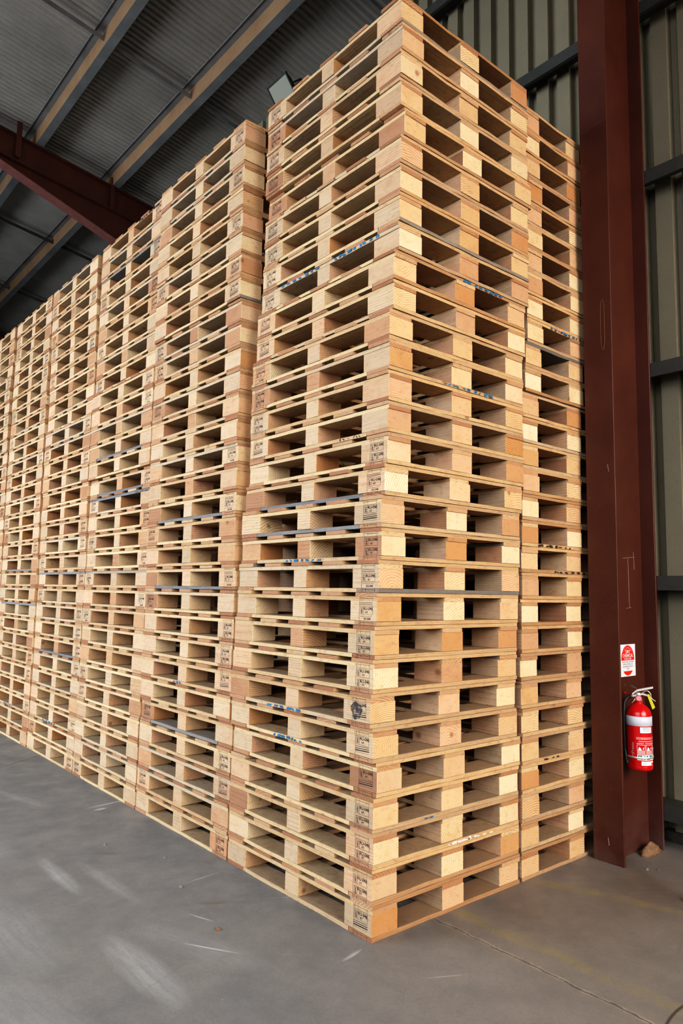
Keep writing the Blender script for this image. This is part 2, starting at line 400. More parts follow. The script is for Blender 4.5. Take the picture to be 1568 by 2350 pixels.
# portal columns and rafters
KNEE = 1.585
def knee_z(): return roofz(KNEE) - .2 - .34 - .40
def ibeam_col(yc, label, vis=True):
    x0, x1, hw = 1.585, 2.012, .0875
    t = thing('steel_column', label, 'column', (1.8, yc, 0))
    top = knee_z() - .013
    bm = bmesh.new(); box(bm, (x0 - 1.8, -hw, .0), (x0 - 1.8 + .014, hw, top), .0015); obj('inner_flange', bm, M['steel'], t)
    bm = bmesh.new(); box(bm, (x1 - 1.8, -hw, .0), (x1 - 1.8 + .014, hw, top), .0015); obj('outer_flange', bm, M['steel'], t)
    bm = bmesh.new(); box(bm, (x0 - 1.8 + .014, -.005, .0), (x1 - 1.8, .005, top)); obj('web', bm, M['steel'], t)
    return t
YC = -.1305
col1 = ibeam_col(YC, 'tall dark red steel column right of the pallets, fire extinguisher hanging on it')
def rafter(yc, label):
    t = thing('steel_rafter', label, 'rafter', (1.6, yc, roofz(1.6) - .2), 'red portal rafters under the roof')
    def top(x): return SL * (1.6 - x)            # local z of the top
    xa, xb = 2.03, -11.0
    bm = bmesh.new()
    D = .34
    def pr(u, v, s): return (u - 1.6, s, v)
    prism(bm, [(xa, top(xa)), (xb, top(xb)), (xb, top(xb) - D), (xa, top(xa) - D)], pr, -.004, .004); obj('web', bm, M['steel'], t)
    for k, (o, nm) in enumerate(((0, 'top_flange'), (-D + .012, 'bottom_flange'))):
        bm = bmesh.new(); prism(bm, [(xa, top(xa) + o), (xb, top(xb) + o), (xb, top(xb) + o - .012), (xa, top(xa) + o - .012)], pr, -.085, .085)
        obj(nm, bm, M['steel'], t)
    hs = -.45                                   # haunch start
    def hb(x):
        if x > KNEE: return hb(KNEE)
        return top(x) - D - .40 * max(0, (x - hs) / (KNEE - hs))
    bm = bmesh.new(); prism(bm, [(xa, top(xa) - D), (hs, top(hs) - D), (KNEE, hb(KNEE)), (xa, hb(xa))], pr, -.004, .004); obj('haunch_web', bm, M['steel'], t)
    bm = bmesh.new(); prism(bm, [(xa, hb(xa)), (KNEE, hb(KNEE)), (hs, hb(hs)), (hs - .06, hb(hs) - .0), (hs, hb(hs) - .012), (KNEE, hb(KNEE) - .012), (xa, hb(xa) - .012)], pr, -.085, .085)
    obj('haunch_flange', bm, M['steel_pale'], t)
    bm = bmesh.new(); prism(bm, [(1.36, top(1.36) + .10), (1.41, top(1.36) + .10), (1.41, top(1.36) - .34), (1.36, top(1.36) - .34)], pr, -.09, -.078); obj('cleat_plate', bm, M['steel'], t)
    bm = bmesh.new(); prism(bm, [(.14, top(.14) + .16), (.20, top(.14) + .16), (.20, top(.14) - .30), (.14, top(.14) - .30)], pr, -.105, -.086); obj('fly_brace', bm, M['steel'], t)
    return t
rafter(YC, 'red steel rafter over the near column, above the photo')
rafter(6.85, 'dark red steel rafter with deep haunch crossing below the grey roof')
rafter(13.8, 'farthest red steel rafter beyond the last pallet stack')
ibeam_col(6.85, 'red steel column behind the row of stacks under the haunched rafter')
ibeam_col(13.8, 'farthest red steel column beyond the last stack')

# purlins (Z sections) and bridging bars
px = [3.46 - 2.08, 2.453 - 2.08, 1.05 - 2.08, -2.2, -3.4, -4.6, -5.8, -7.0, -8.2, -9.4]
pl = ['nearest the wall, running up behind the floodlight', 'second from the wall, crossing the upper left of the view'] + ['further out over the open floor'] * 8
for i, x in enumerate(px):
    t = thing('roof_purlin', 'galvanised roof purlin ' + pl[i], 'purlin', (x, 7.5, roofz(x)), 'purlins under the roof sheets' if i > 1 else None)
    a, b = -13.2, 12.9
    def pr(u, v, s): return (u, s, v - SL * u)
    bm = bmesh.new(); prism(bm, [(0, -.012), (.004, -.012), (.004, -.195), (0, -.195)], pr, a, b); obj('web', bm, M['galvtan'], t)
    bm = bmesh.new(); prism(bm, [(0, -.012), (-.08, -.012), (-.08, -.03), (-.076, -.03), (-.076, -.016), (0, -.016)], pr, a, b); obj('top_flange', bm, M['galv'], t)
    bm = bmesh.new(); prism(bm, [(0, -.199), (.09, -.199), (.09, -.178), (.086, -.178), (.086, -.195), (0, -.195)], pr, a, b); obj('bottom_flange', bm, M['galv'], t)
for j, (yb, w) in enumerate(((2.25, 'above the corner stack'), (4.62, 'between near column and haunched rafter'), (9.15, 'first one beyond the haunched rafter'), (11.5, 'second one beyond the haunched rafter'))):
    for i, (xa, xb) in enumerate(((2.205, px[0]), (px[0], px[1]), (px[1], px[2]), (px[2], px[3]))):
        bm = bmesh.new(); xa2, xb2 = xa - .006, xb + .002
        zc = lambda x: SL * (xa - x)
        for s0, s1, d0, d1 in ((-.03, .03, -.105, -.10), (-.03, -.025, -.15, -.105)):
            vs = [bm.verts.new((xx - xa, s, zc(xx) + d)) for xx in (xa2, xb2) for s in (s0, s1) for d in (d0, d1)]
            for f in ((0, 1, 3, 2), (4, 6, 7, 5), (0, 2, 6, 4), (1, 5, 7, 3), (0, 4, 5, 1), (2, 3, 7, 6)): bm.faces.new([vs[k] for k in f])
        o = obj('bridging_bar', bm, M['galv'] if j < 2 else M['girt'], None, (xa, yb, roofz(xa)))
        tag(o, 'thin grey bridging bar ' + w + ', ' + ('wall side', 'between the first two purlins', 'outside the second purlin', 'furthest from the wall')[i], 'roof bar', 'bridging bars between the purlins')

# floodlight under the roof edge
fl = thing('floodlight', 'black framed square floodlight with pale glass above the corner stack', 'floodlight', (1.80, 3.40, 6.47))
R = Matrix.Rotation(math.radians(-38), 4, 'Y')       # local -X face tips down
def rot(bm): bmesh.ops.transform(bm, matrix=R, verts=bm.verts)
bm = bmesh.new(); vs1 = [(-.03, -.16, -.11), (-.03, .16, -.11), (-.03, .16, .11), (-.03, -.16, .11)]; vs2 = [(.07, -.10, -.06), (.07, .10, -.06), (.07, .10, .06), (.07, -.10, .06)]
V = [bm.verts.new(p) for p in vs1 + vs2]
for f in ((0, 1, 2, 3), (4, 7, 6, 5), (0, 4, 5, 1), (1, 5, 6, 2), (2, 6, 7, 3), (3, 7, 4, 0)): bm.faces.new([V[k] for k in f])
rot(bm); obj('housing', bm, M['black'], fl)
bm = bmesh.new()
for a, b in (((-.045, -.165, -.115), (-.025, .165, -.10)), ((-.045, -.165, .10), (-.025, .165, .115)), ((-.045, -.165, -.10), (-.025, -.15, .10)), ((-.045, .15, -.10), (-.025, .165, .10))): box(bm, a, b)
rot(bm); obj('frame', bm, M['black'], fl)
bm = bmesh.new(); box(bm, (-.038, -.15, -.10), (-.031, .15, .10)); rot(bm); obj('glass_pane', bm, M['glass'], fl)
bm = bmesh.new(); tube(bm, [(.0, -.17, .0), (.09, -.17, .08), (.12, -.12, .10), (.12, .12, .10), (.09, .17, .08), (.0, .17, 0)], .009, 6); tube(bm, [(.12, 0, .10), (.34, 0, .10), (.34, 0, -.06)], .012, 6)
obj('bracket', bm, M['black'], fl)

# ------------------------------------------------------------------ pallets
LX, LY = .985, 1.105
BX = ((0, .145), (.42, .565), (.84, .985)); BY = ((0, .172), (.5025, .6025), (.933, 1.105))
cx0, cy0 = LX / 2, LY / 2
def boxmesh(name, sx, sy, sz, mat, bev=.0016, jag=0):
    bm = bmesh.new(); box(bm, (-sx / 2, -sy / 2, 0), (sx / 2, sy / 2, sz), bev)
    return finish(name, bm, mat)
def rough_board(name, sx, sy, sz, mat, n=9, amp=.0022, seed=0, waney=False):
    """sawn board with slightly wandering edges"""
    rr = random.Random(seed); bm = bmesh.new(); longx = sx > sy
    L, Wd = (sx, sy) if longx else (sy, sx); rows = []
    for i in range(n + 1):
        t = -L / 2 + L * i / n; e1 = Wd / 2 - abs(rr.gauss(0, amp)); e0 = -Wd / 2 + abs(rr.gauss(0, amp)); zz = sz - abs(rr.gauss(0, amp * .25))
        z0 = 0.0
        ch = .0015 + (rr.random() * .012 if waney and 2 < i < n - 1 else 0)
        pts = [(e0, z0), (e1, z0), (e1, zz - ch), (e1 - ch, zz), (e0 + .0015, zz), (e0, zz - .0015)]
        rows.append([bm.verts.new((t, p, q) if longx else (p, t, q)) for p, q in pts])
    for a, b in zip(rows, rows[1:]):
        for k in range(6): bm.faces.new((a[k], a[(k + 1) % 6], b[(k + 1) % 6], b[k]))
    bm.faces.new(rows[0][::-1]); bm.faces.new(rows[-1])
    return finish(name, bm, mat)
ZB, ZK, ZS, ZD = .018, .103, .122, .1395
def ragged_block(name, sx, sy, sz, seed):
    rr = random.Random(seed); bm = bmesh.new(); rows = []; N = 16; rag = [rr.random() < .45 for _ in range(4)]
    for i in range(N + 1):
        z = sz * i / N; ring = []
        for k, (cx, cy) in enumerate(((-1, -1), (1, -1), (1, 1), (-1, 1))):
            e = .0012 + (abs(rr.gauss(0, .0022)) if rag[k] and i not in (0, N) else 0)
            X, Y = cx * sx / 2, cy * sy / 2
            a_, b_ = (X - cx * e, Y), (X, Y - cy * .0012)
            ring += [b_, a_] if k in (0, 2) else [a_, b_]
        # order the eight points round the block
        ring.sort(key=lambda p: math.atan2(p[1] / sy, p[0] / sx))
        rows.append([bm.verts.new((p[0], p[1], z)) for p in ring])
    for a_, b_ in zip(rows, rows[1:]):
        for k in range(8): bm.faces.new((a_[k], a_[(k + 1) % 8], b_[(k + 1) % 8], b_[k]))
    bm.faces.new(rows[0][::-1]); bm.faces.new(rows[-1])
    return finish(name, bm, M['block'])
mesh_corner = [ragged_block('block_mesh', .145, .172, ZK - ZB - .0004, q) for q in range(5)]
mesh_mid = [ragged_block('mid_block_mesh', .145, .100, ZK - ZB - .0004, 10 + q) for q in range(4)]
mesh_rail = [rough_board('rail_mesh', .143, LY - .002, ZS - ZK - .0003, M['rail'], seed=s, waney=s == 2) for s in range(4)]
mesh_baseside = [rough_board('base_side_mesh', .120, LY - 2 * .146, ZB - .0003, M['rail'], seed=10 + s, waney=s == 1) for s in range(3)]
mesh_deck = [rough_board('deck_mesh', LX - .002, .143, ZD - ZS - .0003, M['deck'], seed=20 + s, waney=s == 3) for s in range(5)]
mesh_baseend = [rough_board('base_end_mesh', LX - .002, .143, ZB - .0003, M['deck'], seed=30 + s) for s in range(3)]

# ink stamps on the left (-X) face of corner blocks; u runs to the viewer's right = -Y
def stamp_mesh(kind):
    bm = bmesh.new(); X = 0
    def P(u, v): return (0, -u, v)
    def bar(u0, v0, u1, v1, w=.0011):
        d = Vector((u1 - u0, v1 - v0)); nrm = Vector((-d.y, d.x)).normalized() * w / 2
        quad(bm, [P(u0 + nrm.x, v0 + nrm.y), P(u1 + nrm.x, v1 + nrm.y), P(u1 - nrm.x, v1 - nrm.y), P(u0 - nrm.x, v0 - nrm.y)])
    def boxstamp(v, h, half=False):
        bar(0, v, .078, v); bar(0, v + h, .078, v + h); bar(.078, v, .078, v + h); bar(0, v, 0, v + h); bar(.020, v, .020, v + h)
        add_text(bm, 'AU-046', .0205, lambda x, y: P(.049 + x * .92, v + h * .52 + y))
        if not half: add_text(bm, 'HT', .013, lambda x, y: P(.040 + x, v + h * .14 + y))
        add_text(bm, 'IPPC', .0155, lambda x, y: P(.0150 - y, v + h * .5 + x))
    bar(-.008, 0.001, -.006, .082, .0012)
    if kind == 0:
        boxstamp(.043, .037); boxstamp(.003, .031)
    elif kind == 1:
        boxstamp(.044, .037)
        for q, w in ((.037, .0022), (.029, .003), (.021, .0045)): bar(-.006, q - .002, .080, q + .002, w)
        bar(0, .012, .078, .013, .001)
    else:
        for q, w in ((.078, .0016), (.071, .0022)): bar(-.004, q, .078, q + .001, w)
        boxstamp(.026, .038); bar(0, .018, .074, .018)
        add_text(bm, 'DUNNAGE', .012, lambda x, y: P(.040 + x, .004 + y)) if False else add_text(bm, 'AU-046', .014, lambda x, y: P(.044 + x, .004 + y))
    me = bpy.data.meshes.new('ink_stamp'); bm.to_mesh(me); bm.free(); me.materials.append(M['ink']); return me
STAMP = [stamp_mesh(k) for k in range(3)]
def scribble_mesh(kind, seed, mat, length, h):
    """broken hand-painted dashes along u, height h"""
    rr = random.Random(seed); bm = bmesh.new(); u = 0
    while u < length:
        w = rr.uniform(.010, .032) if kind else rr.uniform(.004, .008); s = rr.uniform(-.010, .010)
        t = rr.uniform(.55, 1); b0 = rr.uniform(0, h * .25)
        quad(bm, [(u, 0, b0), (u + w, 0, b0), (u + w + s, 0, h * t), (u + s, 0, h * t)])
        u += w + rr.uniform(.008, .035)
    me = bpy.data.meshes.new('paint_marks'); bm.to_mesh(me); bm.free(); me.materials.append(mat); return me

def rail_stamp():
    bm = bmesh.new()
    for u0 in (-.0076, 0, .0195, .0775):
        quad(bm, [(0, -u0, 0), (0, -u0 - .0011, 0), (0, -u0 - .0011, .0165), (0, -u0, .0165)])
    quad(bm, [(0, 0, .010), (0, -.078, .010), (0, -.078, .0112), (0, 0, .0112)])
    me = bpy.data.meshes.new('ink_stamp'); bm.to_mesh(me); bm.free(); me.materials.append(M['ink']); return me
RSTAMP = rail_stamp()
JR = random.Random(5)
def j(a): return JR.uniform(-a, a)
def make_pallet(label, group, loc, rz, hs=1.0, stamp=None, stampkind=0):
    t = thing('wooden_pallet', label, 'pallet', loc, group); t.rotation_euler = (0, 0, rz); t.scale = (1, 1, hs)
    def part(name, me, x, y, z, rzz=0, flip=False):
        o = bpy.data.objects.new(name, me); COL.objects.link(o); o.parent = t
        o.location = (x, y, z); o.rotation_euler = (0, 0, rzz)
        return o
    P = {}
    for k, yy in enumerate((.0725, LY - .0725)):
        P['base_end', k] = part('base_board', JR.choice(mesh_baseend), j(.002), yy - cy0 + j(.002), 0)
    for k, xx in enumerate((.061, cx0, LX - .061)):
        P['base_side', k] = part('base_board', JR.choice(mesh_baseside), xx - cx0 + j(.0015), j(.001), 0)
    for ix, (xa, xb) in enumerate(BX):
        for iy, (ya, yb) in enumerate(BY):
            me = JR.choice(mesh_mid if iy == 1 else mesh_corner)
            P['block', ix, iy] = part('block', me, (xa + xb) / 2 - cx0 + (j(.0035) + (.003, 0, -.003)[ix]), (ya + yb) / 2 - cy0 + j(.004) + (.003, 0, -.003)[iy], ZB + .0002, j(.012))
    for k, (xa, xb) in enumerate(BX):
        P['rail', k] = part('stringer_board', JR.choice(mesh_rail), (xa + xb) / 2 - cx0 + j(.002), j(.002), ZK)
    for k in range(5):
        yy = .0725 + k * (LY - .145) / 4
        P['deck', k] = part('deck_board', JR.choice(mesh_deck), j(.003), yy - cy0 + j(.0025), ZS)
    if stamp is not None:
        b = P['block', 0, stamp]
        o = bpy.data.objects.new('ink_stamp', STAMP[stampkind]); COL.objects.link(o); o.parent = b
        o.location = (-.0733, .018 if stamp == 0 else .045, 0.0005); o['label'] = 'black ink AU-046 HT stamp'
        for b in (P['rail', 0], P['base_end', 0 if stamp == 0 else 1]):
            o = bpy.data.objects.new('ink_stamp', RSTAMP); COL.objects.link(o); o.parent = b
            yy = P['block', 0, stamp].location.y + (.018 if stamp == 0 else .045)
            rail = b is P['rail', 0]
            o.location = (-.0722 if rail else -LX / 2 - .0002, yy - b.location.y, .001)
    return t, P
def mark(partobj, me, face, along, dz, label, flat=False):
    o = bpy.data.objects.new('paint_mark', me); COL.objects.link(o); o.parent = partobj; o['label'] = label
    if face == 'L':   # on the -X side of a rail; u towards the viewer's right (-Y)
        o.location = (-.0735 if flat is False else flat, along, dz); o.rotation_euler = (0, 0, -PI / 2)
    else:             # on the -Y side of a board along X
        o.location = (along, -.0735, dz)
    return o

def interp(tab, n):
    ks = sorted(tab)
    for a, b in zip(ks, ks[1:]):
        if n <= b: return tab[a] + (tab[b] - tab[a]) * (n - a) / (b - a)
    return tab[ks[-1]]
ORD = ['first', 'second', 'third', 'fourth', 'fifth', 'sixth', 'seventh', 'eighth', 'ninth', 'tenth', 'eleventh', 'twelfth', 'thirteenth',
       'fourteenth', 'fifteenth', 'sixteenth', 'seventeenth', 'eighteenth', 'nineteenth', 'twentieth', 'twenty-first', 'twenty-second', 'twenty-third',
       'twenty-fourth', 'twenty-fifth', 'twenty-sixth', 'twenty-seventh', 'twenty-eighth', 'twenty-ninth', 'topmost']
# sideways pixel drift of the corner, level by level, turned into metres
drift = [1, -2, -3, -5, 0, -11, -18, -14, -13, -11, -10, -6, -9, -3, 3, 1, 0, -2, -4, 5, 3, 13, 12, 11, 10, 18, 6, 3, 5, 1]
starts = [
    ('nearest corner stack', {0: 0.0, 30: 0.0}),
    ('second stack from the corner', {0: 1.117, 5: 1.117, 10: 1.132, 20: 1.185, 30: 1.222}),
    ('third stack from the corner', {0: 2.233, 5: 2.236, 10: 2.250, 20: 2.305, 30: 2.341}),
    ('fourth stack from the corner', {0: 3.349, 5: 3.352, 10: 3.368, 20: 3.42, 30: 3.555}),
    ('fifth stack from the corner', {0: 4.465, 5: 4.468, 10: 4.485, 20: 4.571, 30: 4.681}),
    ('sixth stack from the corner', {0: 5.582, 5: 5.585, 10: 5.602, 20: 5.739, 30: 5.848}),
]
H0 = .14
PAL = {}
for s, (sname, tab) in enumerate(starts):
    rs = random.Random(100 + s); lift = None; gx = gy = gr = 0
    edges = set(); q = 0
    while q < 30:
        edges.add(q); q += rs.choice((4, 5, 6, 7))
    for n in range(30):
        z = n * H0
        if n in edges: gx, gy, gr = rs.uniform(-.016, .012), rs.uniform(0, .008), rs.uniform(-.0022, .0022)
        if s == 0:
            d = drift[n]; dx = d * .85 / 416 + .0208 * z; dy = -d * .15 / 344 - .009 * z
            rz = rs.uniform(-.001, .001)
        else:
            dx = gx + .012 * z + rs.uniform(-.003, .003) - (.02 if s == 5 and n > 9 else 0); dy = gy + interp(tab, n); rz = gr
        if s == 1: dx -= .006
        near = s == 0 and n < 15 or (s > 0 and rs.random() < .45)
        st = 0 if near else 2
        if s > 0 and rs.random() < .25: st = None
        if s == 0: sk = (1, 0, 0, 0, 1, 1, 1, 0, 0, 2, 2, 0, 1, 2, 0, 1)[n] if n < 16 else rs.randrange(3)
        else: sk = rs.randrange(3)
        lab = 'pine pallet, %s from the floor in the %s' % (ORD[n], sname) if n < 29 else 'topmost pine pallet of the %s' % sname
        if n == 0: lab = 'pine pallet resting on the floor under the %s' % sname
        PAL[s, n] = make_pallet(lab, 'pallets of the ' + sname, (cx0 + dx, cy0 + dy, z), rz, 1.0, st, sk)
# the stack behind the corner stack, part hidden by the column
rs = random.Random(77)
for n in range(30):
    hs = .986; z = n * H0 * hs
    if n % 6 == 0: gx, gy = rs.uniform(.0, .006), rs.uniform(-.004, .012)
    d = max(drift[max(0, n - 1):n + 2])
    dx = max(1.0 + gx, d * .85 / 416 + LX + .014) + .0208 * z; dy = gy - .003 * z + rs.uniform(-.003, .003)
    nm = 'stack beside the red column'
    lab = 'pine pallet, %s from the floor in the %s' % (ORD[n], nm) if n < 29 else 'topmost pine pallet of the %s' % nm
    if n == 0: lab = 'pine pallet on the floor under the %s' % nm
    PAL['b', n] = make_pallet(lab, 'pallets of the ' + nm, (cx0 + dx, cy0 + max(dy, -.012), z), 0, hs)

# one more stack deeper in, seen only through the openings
rs = random.Random(78)
for n in range(30):
    z = n * H0
    if n % 5 == 0: gx, gy = rs.uniform(.0, .012), rs.uniform(0, .02)
    nm = 'hidden stack behind the second stack'
    lab = 'shadowed pallet, %s from the floor in the %s' % (ORD[n], nm) if n < 29 else 'shadowed topmost pallet of the %s' % nm
    if n == 0: lab = 'shadowed pallet on the floor under the %s' % nm
    make_pallet(lab, 'pallets of the ' + nm, (cx0 + 1.05 + gx + .0208 * z, cy0 + 1.165 + gy, z), 0)

# hand-painted marks
def relabel(key, extra):
    t = PAL[key][0]; t['label'] = t['label'].replace('pine pallet,', 'pallet').replace(' in the ', ' of the ') + ', ' + extra
def lmark(key, part, y0, length, mat, seed, h=.015, word='blue paint marks', kind=1):
    o = PAL[key][1][part]; x = -.0735 if part[0] != 'base_side' else -.0612
    m = mark(o, scribble_mesh(kind, seed, mat, length, h), 'L', y0, .001, word, x if part[0] == 'base_side' else False)
    return m
def rmark(key, part, x0, length, mat, seed, h=.015, word='blue paint marks', kind=1):
    return mark(PAL[key][1][part], scribble_mesh(kind, seed, mat, length, h), 'R', x0, .001, word)
def weather(key, part, mat):
    o = PAL[key][1][part]; o.material_slots[0].link = 'OBJECT'; o.material_slots[0].material = mat; o['label'] = 'grey weathered board'
for key, part in (((0, 10), ('base_end', 0)), (('b', 19), ('deck', 0))): weather(key, part, M['grey_x'])
for key, part in (((0, 12), ('base_side', 0)), ((0, 13), ('base_side', 0)), ((1, 13), ('base_side', 0)), ((1, 10), ('base_side', 0)), ((2, 17), ('base_side', 0)), ((2, 15), ('base_side', 0)),
                  ((2, 14), ('rail', 0)), ((1, 4), ('base_side', 0)), ((3, 10), ('rail', 0)), ((3, 6), ('base_side', 0)), ((4, 8), ('rail', 0))): weather(key, part, M['grey_y'])
c = cy0
lmark((0, 5), ('base_side', 0), .16, .24, M['blue'], 1); relabel((0, 5), 'blue dashes')
lmark((0, 6), ('base_side', 0), .20, .27, M['blue'], 2, .017); relabel((0, 6), 'blue dashes')
lmark((0, 11), ('base_side', 0), .14, .26, M['blue'], 3); relabel((0, 11), 'blue strokes')
lmark((0, 21), ('rail', 0), -.10, .32, M['blue'], 4, .018); lmark((0, 21), ('rail', 0), .36, .3, M['blue'], 5, .018); relabel((0, 21), 'blue paint')
rmark((0, 20), ('deck', 0), -.02, .33, M['blue'], 6); rmark(('b', 20), ('deck', 0), -.27, .36, M['blue'], 7); relabel(('b', 20), 'blue paint')
rmark((0, 17), ('base_end', 0), -.13, .34, M['blue'], 8); relabel((0, 17), 'blue paint')
rmark((0, 3), ('base_end', 0), -.18, .06, M['blue'], 9); rmark((0, 2), ('base_end', 0), .0, .16, M['white'], 10, .016, 'white paint smear')
rmark((0, 2), ('base_end', 0), -.03, .14, M['white'], 31, .012, 'white paint smear'); rmark((0, 2), ('base_end', 0), .1, .16, M['white'], 33, .009, 'white paint smear')
relabel((0, 2), 'white smear')
lmark((0, 15), ('base_side', 0), -.22, .16, M['ink'], 11, .014, 'black scrawled letters', 0)
rmark(('b', 12), ('base_end', 0), -.35, .3, M['ink'], 12, .015, 'black marks'); rmark(('b', 11), ('base_end', 0), -.2, .3, M['ink'], 13, .015, 'black marks')
rmark(('b', 4), ('base_end', 0), -.3, .12, M['ink'], 15, .010, 'black marks')
lmark((1, 6), ('base_side', 0), .1, .1, M['blue'], 16); lmark((3, 2), ('base_side', 0), .2, .3, M['blue'], 17); lmark((4, 2), ('base_side', 0), .2, .3, M['blue'], 18)
lmark((2, 29), ('rail', 0), -.15, .35, M['ink'], 19, .017, 'black paint marks'); lmark((2, 14), ('rail', 0), -.3, .25, M['ink'], 20, .012, 'black marks', 0)
# black soot patch on one corner block
bm = bmesh.new(); ring = [(0, .035 * math.cos(a) * (1 + .25 * math.sin(3 * a)), .043 + .036 * math.sin(a) * (1 + .15 * math.cos(5 * a))) for a in [2 * PI * k / 18 for k in range(18)]]
quad(bm, ring)
n_ = NT('soot'); co = n_.objco(); al = n_.maprange(n_.noise(co, 45, 4), .38, .56, 0.1, .95)
n_.put(n_.b.inputs['Base Color'], (.02, .025, .03, 1)); n_.put(n_.b.inputs['Alpha'], al); M['soot'] = n_.m
me = bpy.data.meshes.new('soot_patch'); bm.to_mesh(me); bm.free(); me.materials.append(M['soot'])
o = link('soot_patch', me, PAL[0, 6][1]['block', 0, 0], (-.0738, .0, 0)); o['label'] = 'sooty black smudge'

# ------------------------------------------------------------------ column marks
def on_flange(name, pts, mat, w, label):           # polyline on the inner flange face (x const): (y,z)
    bm = bmesh.new(); tube(bm, [(1.584 - 1.8, y - YC, z) for y, z in pts], w, 5); o = obj(name, bm, mat, col1); o['label'] = label
def on_web(name, segs, mat, w, label):
    bm = bmesh.new()
    for s in segs: tube(bm, [(x - 1.8, -.0052, z) for x, z in s], w, 5)
    o = obj(name, bm, mat, col1); o['label'] = label
a = [2 * PI * k / 20 for k in range(21)]
on_flange('scrape_mark', [(-.165 + .012 * math.cos(t), 2.94 + .09 * math.sin(t) + (.06 if math.sin(t) > 0 else -.06)) for t in a], M['ochre'], .0014, 'ochre outline of an oval slot')
on_flange('scrape_mark', [(-.055, 4.15), (-.21, 4.17)], M['ochre'], .001, 'faint level line')
on_web('scratch_mark', [[(1.80, 1.62), (1.93, 1.63)], [(1.92, 1.66), (1.925, 1.56)], [(1.855, 1.62), (1.86, 1.34)], [(1.82, 1.335), (1.88, 1.34)]], M['scratch'], .0009, 'pale scratched T shape')
on_flange('scratch_mark', [(-.175, 2.13), (-.182, 2.09)], M['scratch'], .001, 'short pale nick')
on_flange('scratch_mark', [(-.13, .13), (-.135, .09)], M['scratch'], .0012, 'short pale nick low on the column')

# ------------------------------------------------------------------ sign on the web
sg = thing('fire_sign', 'white sign with red oval reading DRY CHEMICAL above the fire extinguisher', 'sign', (1.822, YC - .0055, .955))
SW, SH = .17, .178
def ws(u, v, d=0): return (u, -d, v)                # u along +X (viewer's right), v up, d out of the web
bm = bmesh.new(); box(bm, (-SW / 2, -.0015, 0), (SW / 2, 0, SH), .0004); obj('backing', bm, M['paper'], sg)
def oval(v0, v1, steps=16, rx=.072, ry=.084, c=.089, d=.0018):
    L = []; Rr = []
    for k in range(steps + 1):
        v = v0 + (v1 - v0) * k / steps; q = max(0, 1 - ((v - c) / ry) ** 2) ** .5 * rx
        L.append((-q, v)); Rr.append((q, v))
    return [ws(a, b, d) for a, b in L + Rr[::-1]]
bm = bmesh.new(); quad(bm, oval(.089, .1725)); quad(bm, oval(.0055, .030)); obj('red_oval', bm, M['signred'], sg)
bm = bmesh.new(); add_text(bm, 'DRY', .026, lambda x, y: ws(x * .95, .128 + y, .0022)); add_text(bm, 'CHEMICAL', .025, lambda x, y: ws(x * .95, .107 + y, .0022))
add_text(bm, 'A B (E) CLASS', .013, lambda x, y: ws(x, .094 + y, .0022))
obj('white_lettering', bm, M['paper'], sg)
bm = bmesh.new()
for k, chs in enumerate('FIRE EXTINGUISHER'):
    an = math.radians(128 - k * 76 / 16); cxx, czz = .064 * math.cos(an) * .95, .089 + .074 * math.sin(an) - .008
    add_text(bm, chs, .0115, lambda x, y, an=an, cxx=cxx, czz=czz: ws(cxx + x * math.sin(an) + y * math.cos(an), czz - x * math.cos(an) + y * math.sin(an), .0022)) if chs != ' ' else None
obj('arched_lettering', bm, M['pink'], sg)
bm = bmesh.new()
for i, line in enumerate(('CAN BE USED FOR PAPER,', 'WOOD, TEXTILE, OIL', 'GAS AND ELECTRICAL', 'FIRES')):
    add_text(bm, line, .0115, lambda x, y, i=i: ws(x * .95, .0765 - i * .0125 + y, .0022))
bmr = [(.0735 * math.cos(t), .089 + .0855 * math.sin(t)) for t in a]
obj('small_lettering', bm, M['darktext'], sg)

# ------------------------------------------------------------------ fire extinguisher
EX, EY, EZ0 = 1.742, YC - .104, .482
ex = thing('fire_extinguisher', 'red dry powder fire extinguisher hanging on the dark red column', 'fire extinguisher', (EX, EY, EZ0))
RR = .0665
bm = bmesh.new(); lathe(bm, [(.059, 0), (.0645, .004), (RR, .012), (RR, .282), (.0635, .300), (.056, .316), (.044, .330), (.028, .340), (.022, .345), (.022, .358), (.019, .360)], seg=56)
obj('cylinder', bm, M['red'], ex, smooth=True)
def ring_(z0, z1, rad): 
    bm = bmesh.new(); lathe(bm, [(rad - .001, z0), (rad, z0 + .0006), (rad, z1 - .0006), (rad - .001, z1)], seg=56); return bm
obj('base_rim', ring_(.018, .022, RR + .0012), M['red'], ex, smooth=True)
obj('pale_band', ring_(.232, .282, RR + .0009), M['band'], ex, smooth=True)
obj('holding_strap', ring_(.064, .073, RR + .003), M['chrome'], ex, smooth=True)
camdir = math.atan2(-2.2365 - EY, -2.08 - EX)       # where the label's left border looks
A0 = camdir + .62                                   # centre of label sheet
def cyl(u, v, d=.0012):                              # u metres to the viewer's right around the body
    an = A0 + u / RR; rr_ = RR + d
    return (rr_ * math.cos(an), rr_ * math.sin(an), v)
def patch(bm, u0, u1, v0, v1, d):
    k = max(2, int((u1 - u0) / .004))
    for i in range(k):
        a_, b_ = u0 + (u1 - u0) * i / k, u0 + (u1 - u0) * (i + 1) / k
        quad(bm, [cyl(a_, v0, d), cyl(b_, v0, d), cyl(b_, v1, d), cyl(a_, v1, d)])
bm = bmesh.new(); patch(bm, -.036, .030, .198, .228, .001); patch(bm, -.033, .042, .030, .052, .001); obj('white_label', bm, M['paper'], ex)
bm = bmesh.new(); patch(bm, -.056, .055, .164, .176, .001)
for i in range(3): patch(bm, -.053 + i * .045, -.012 + i * .045, .088, .108, .001)
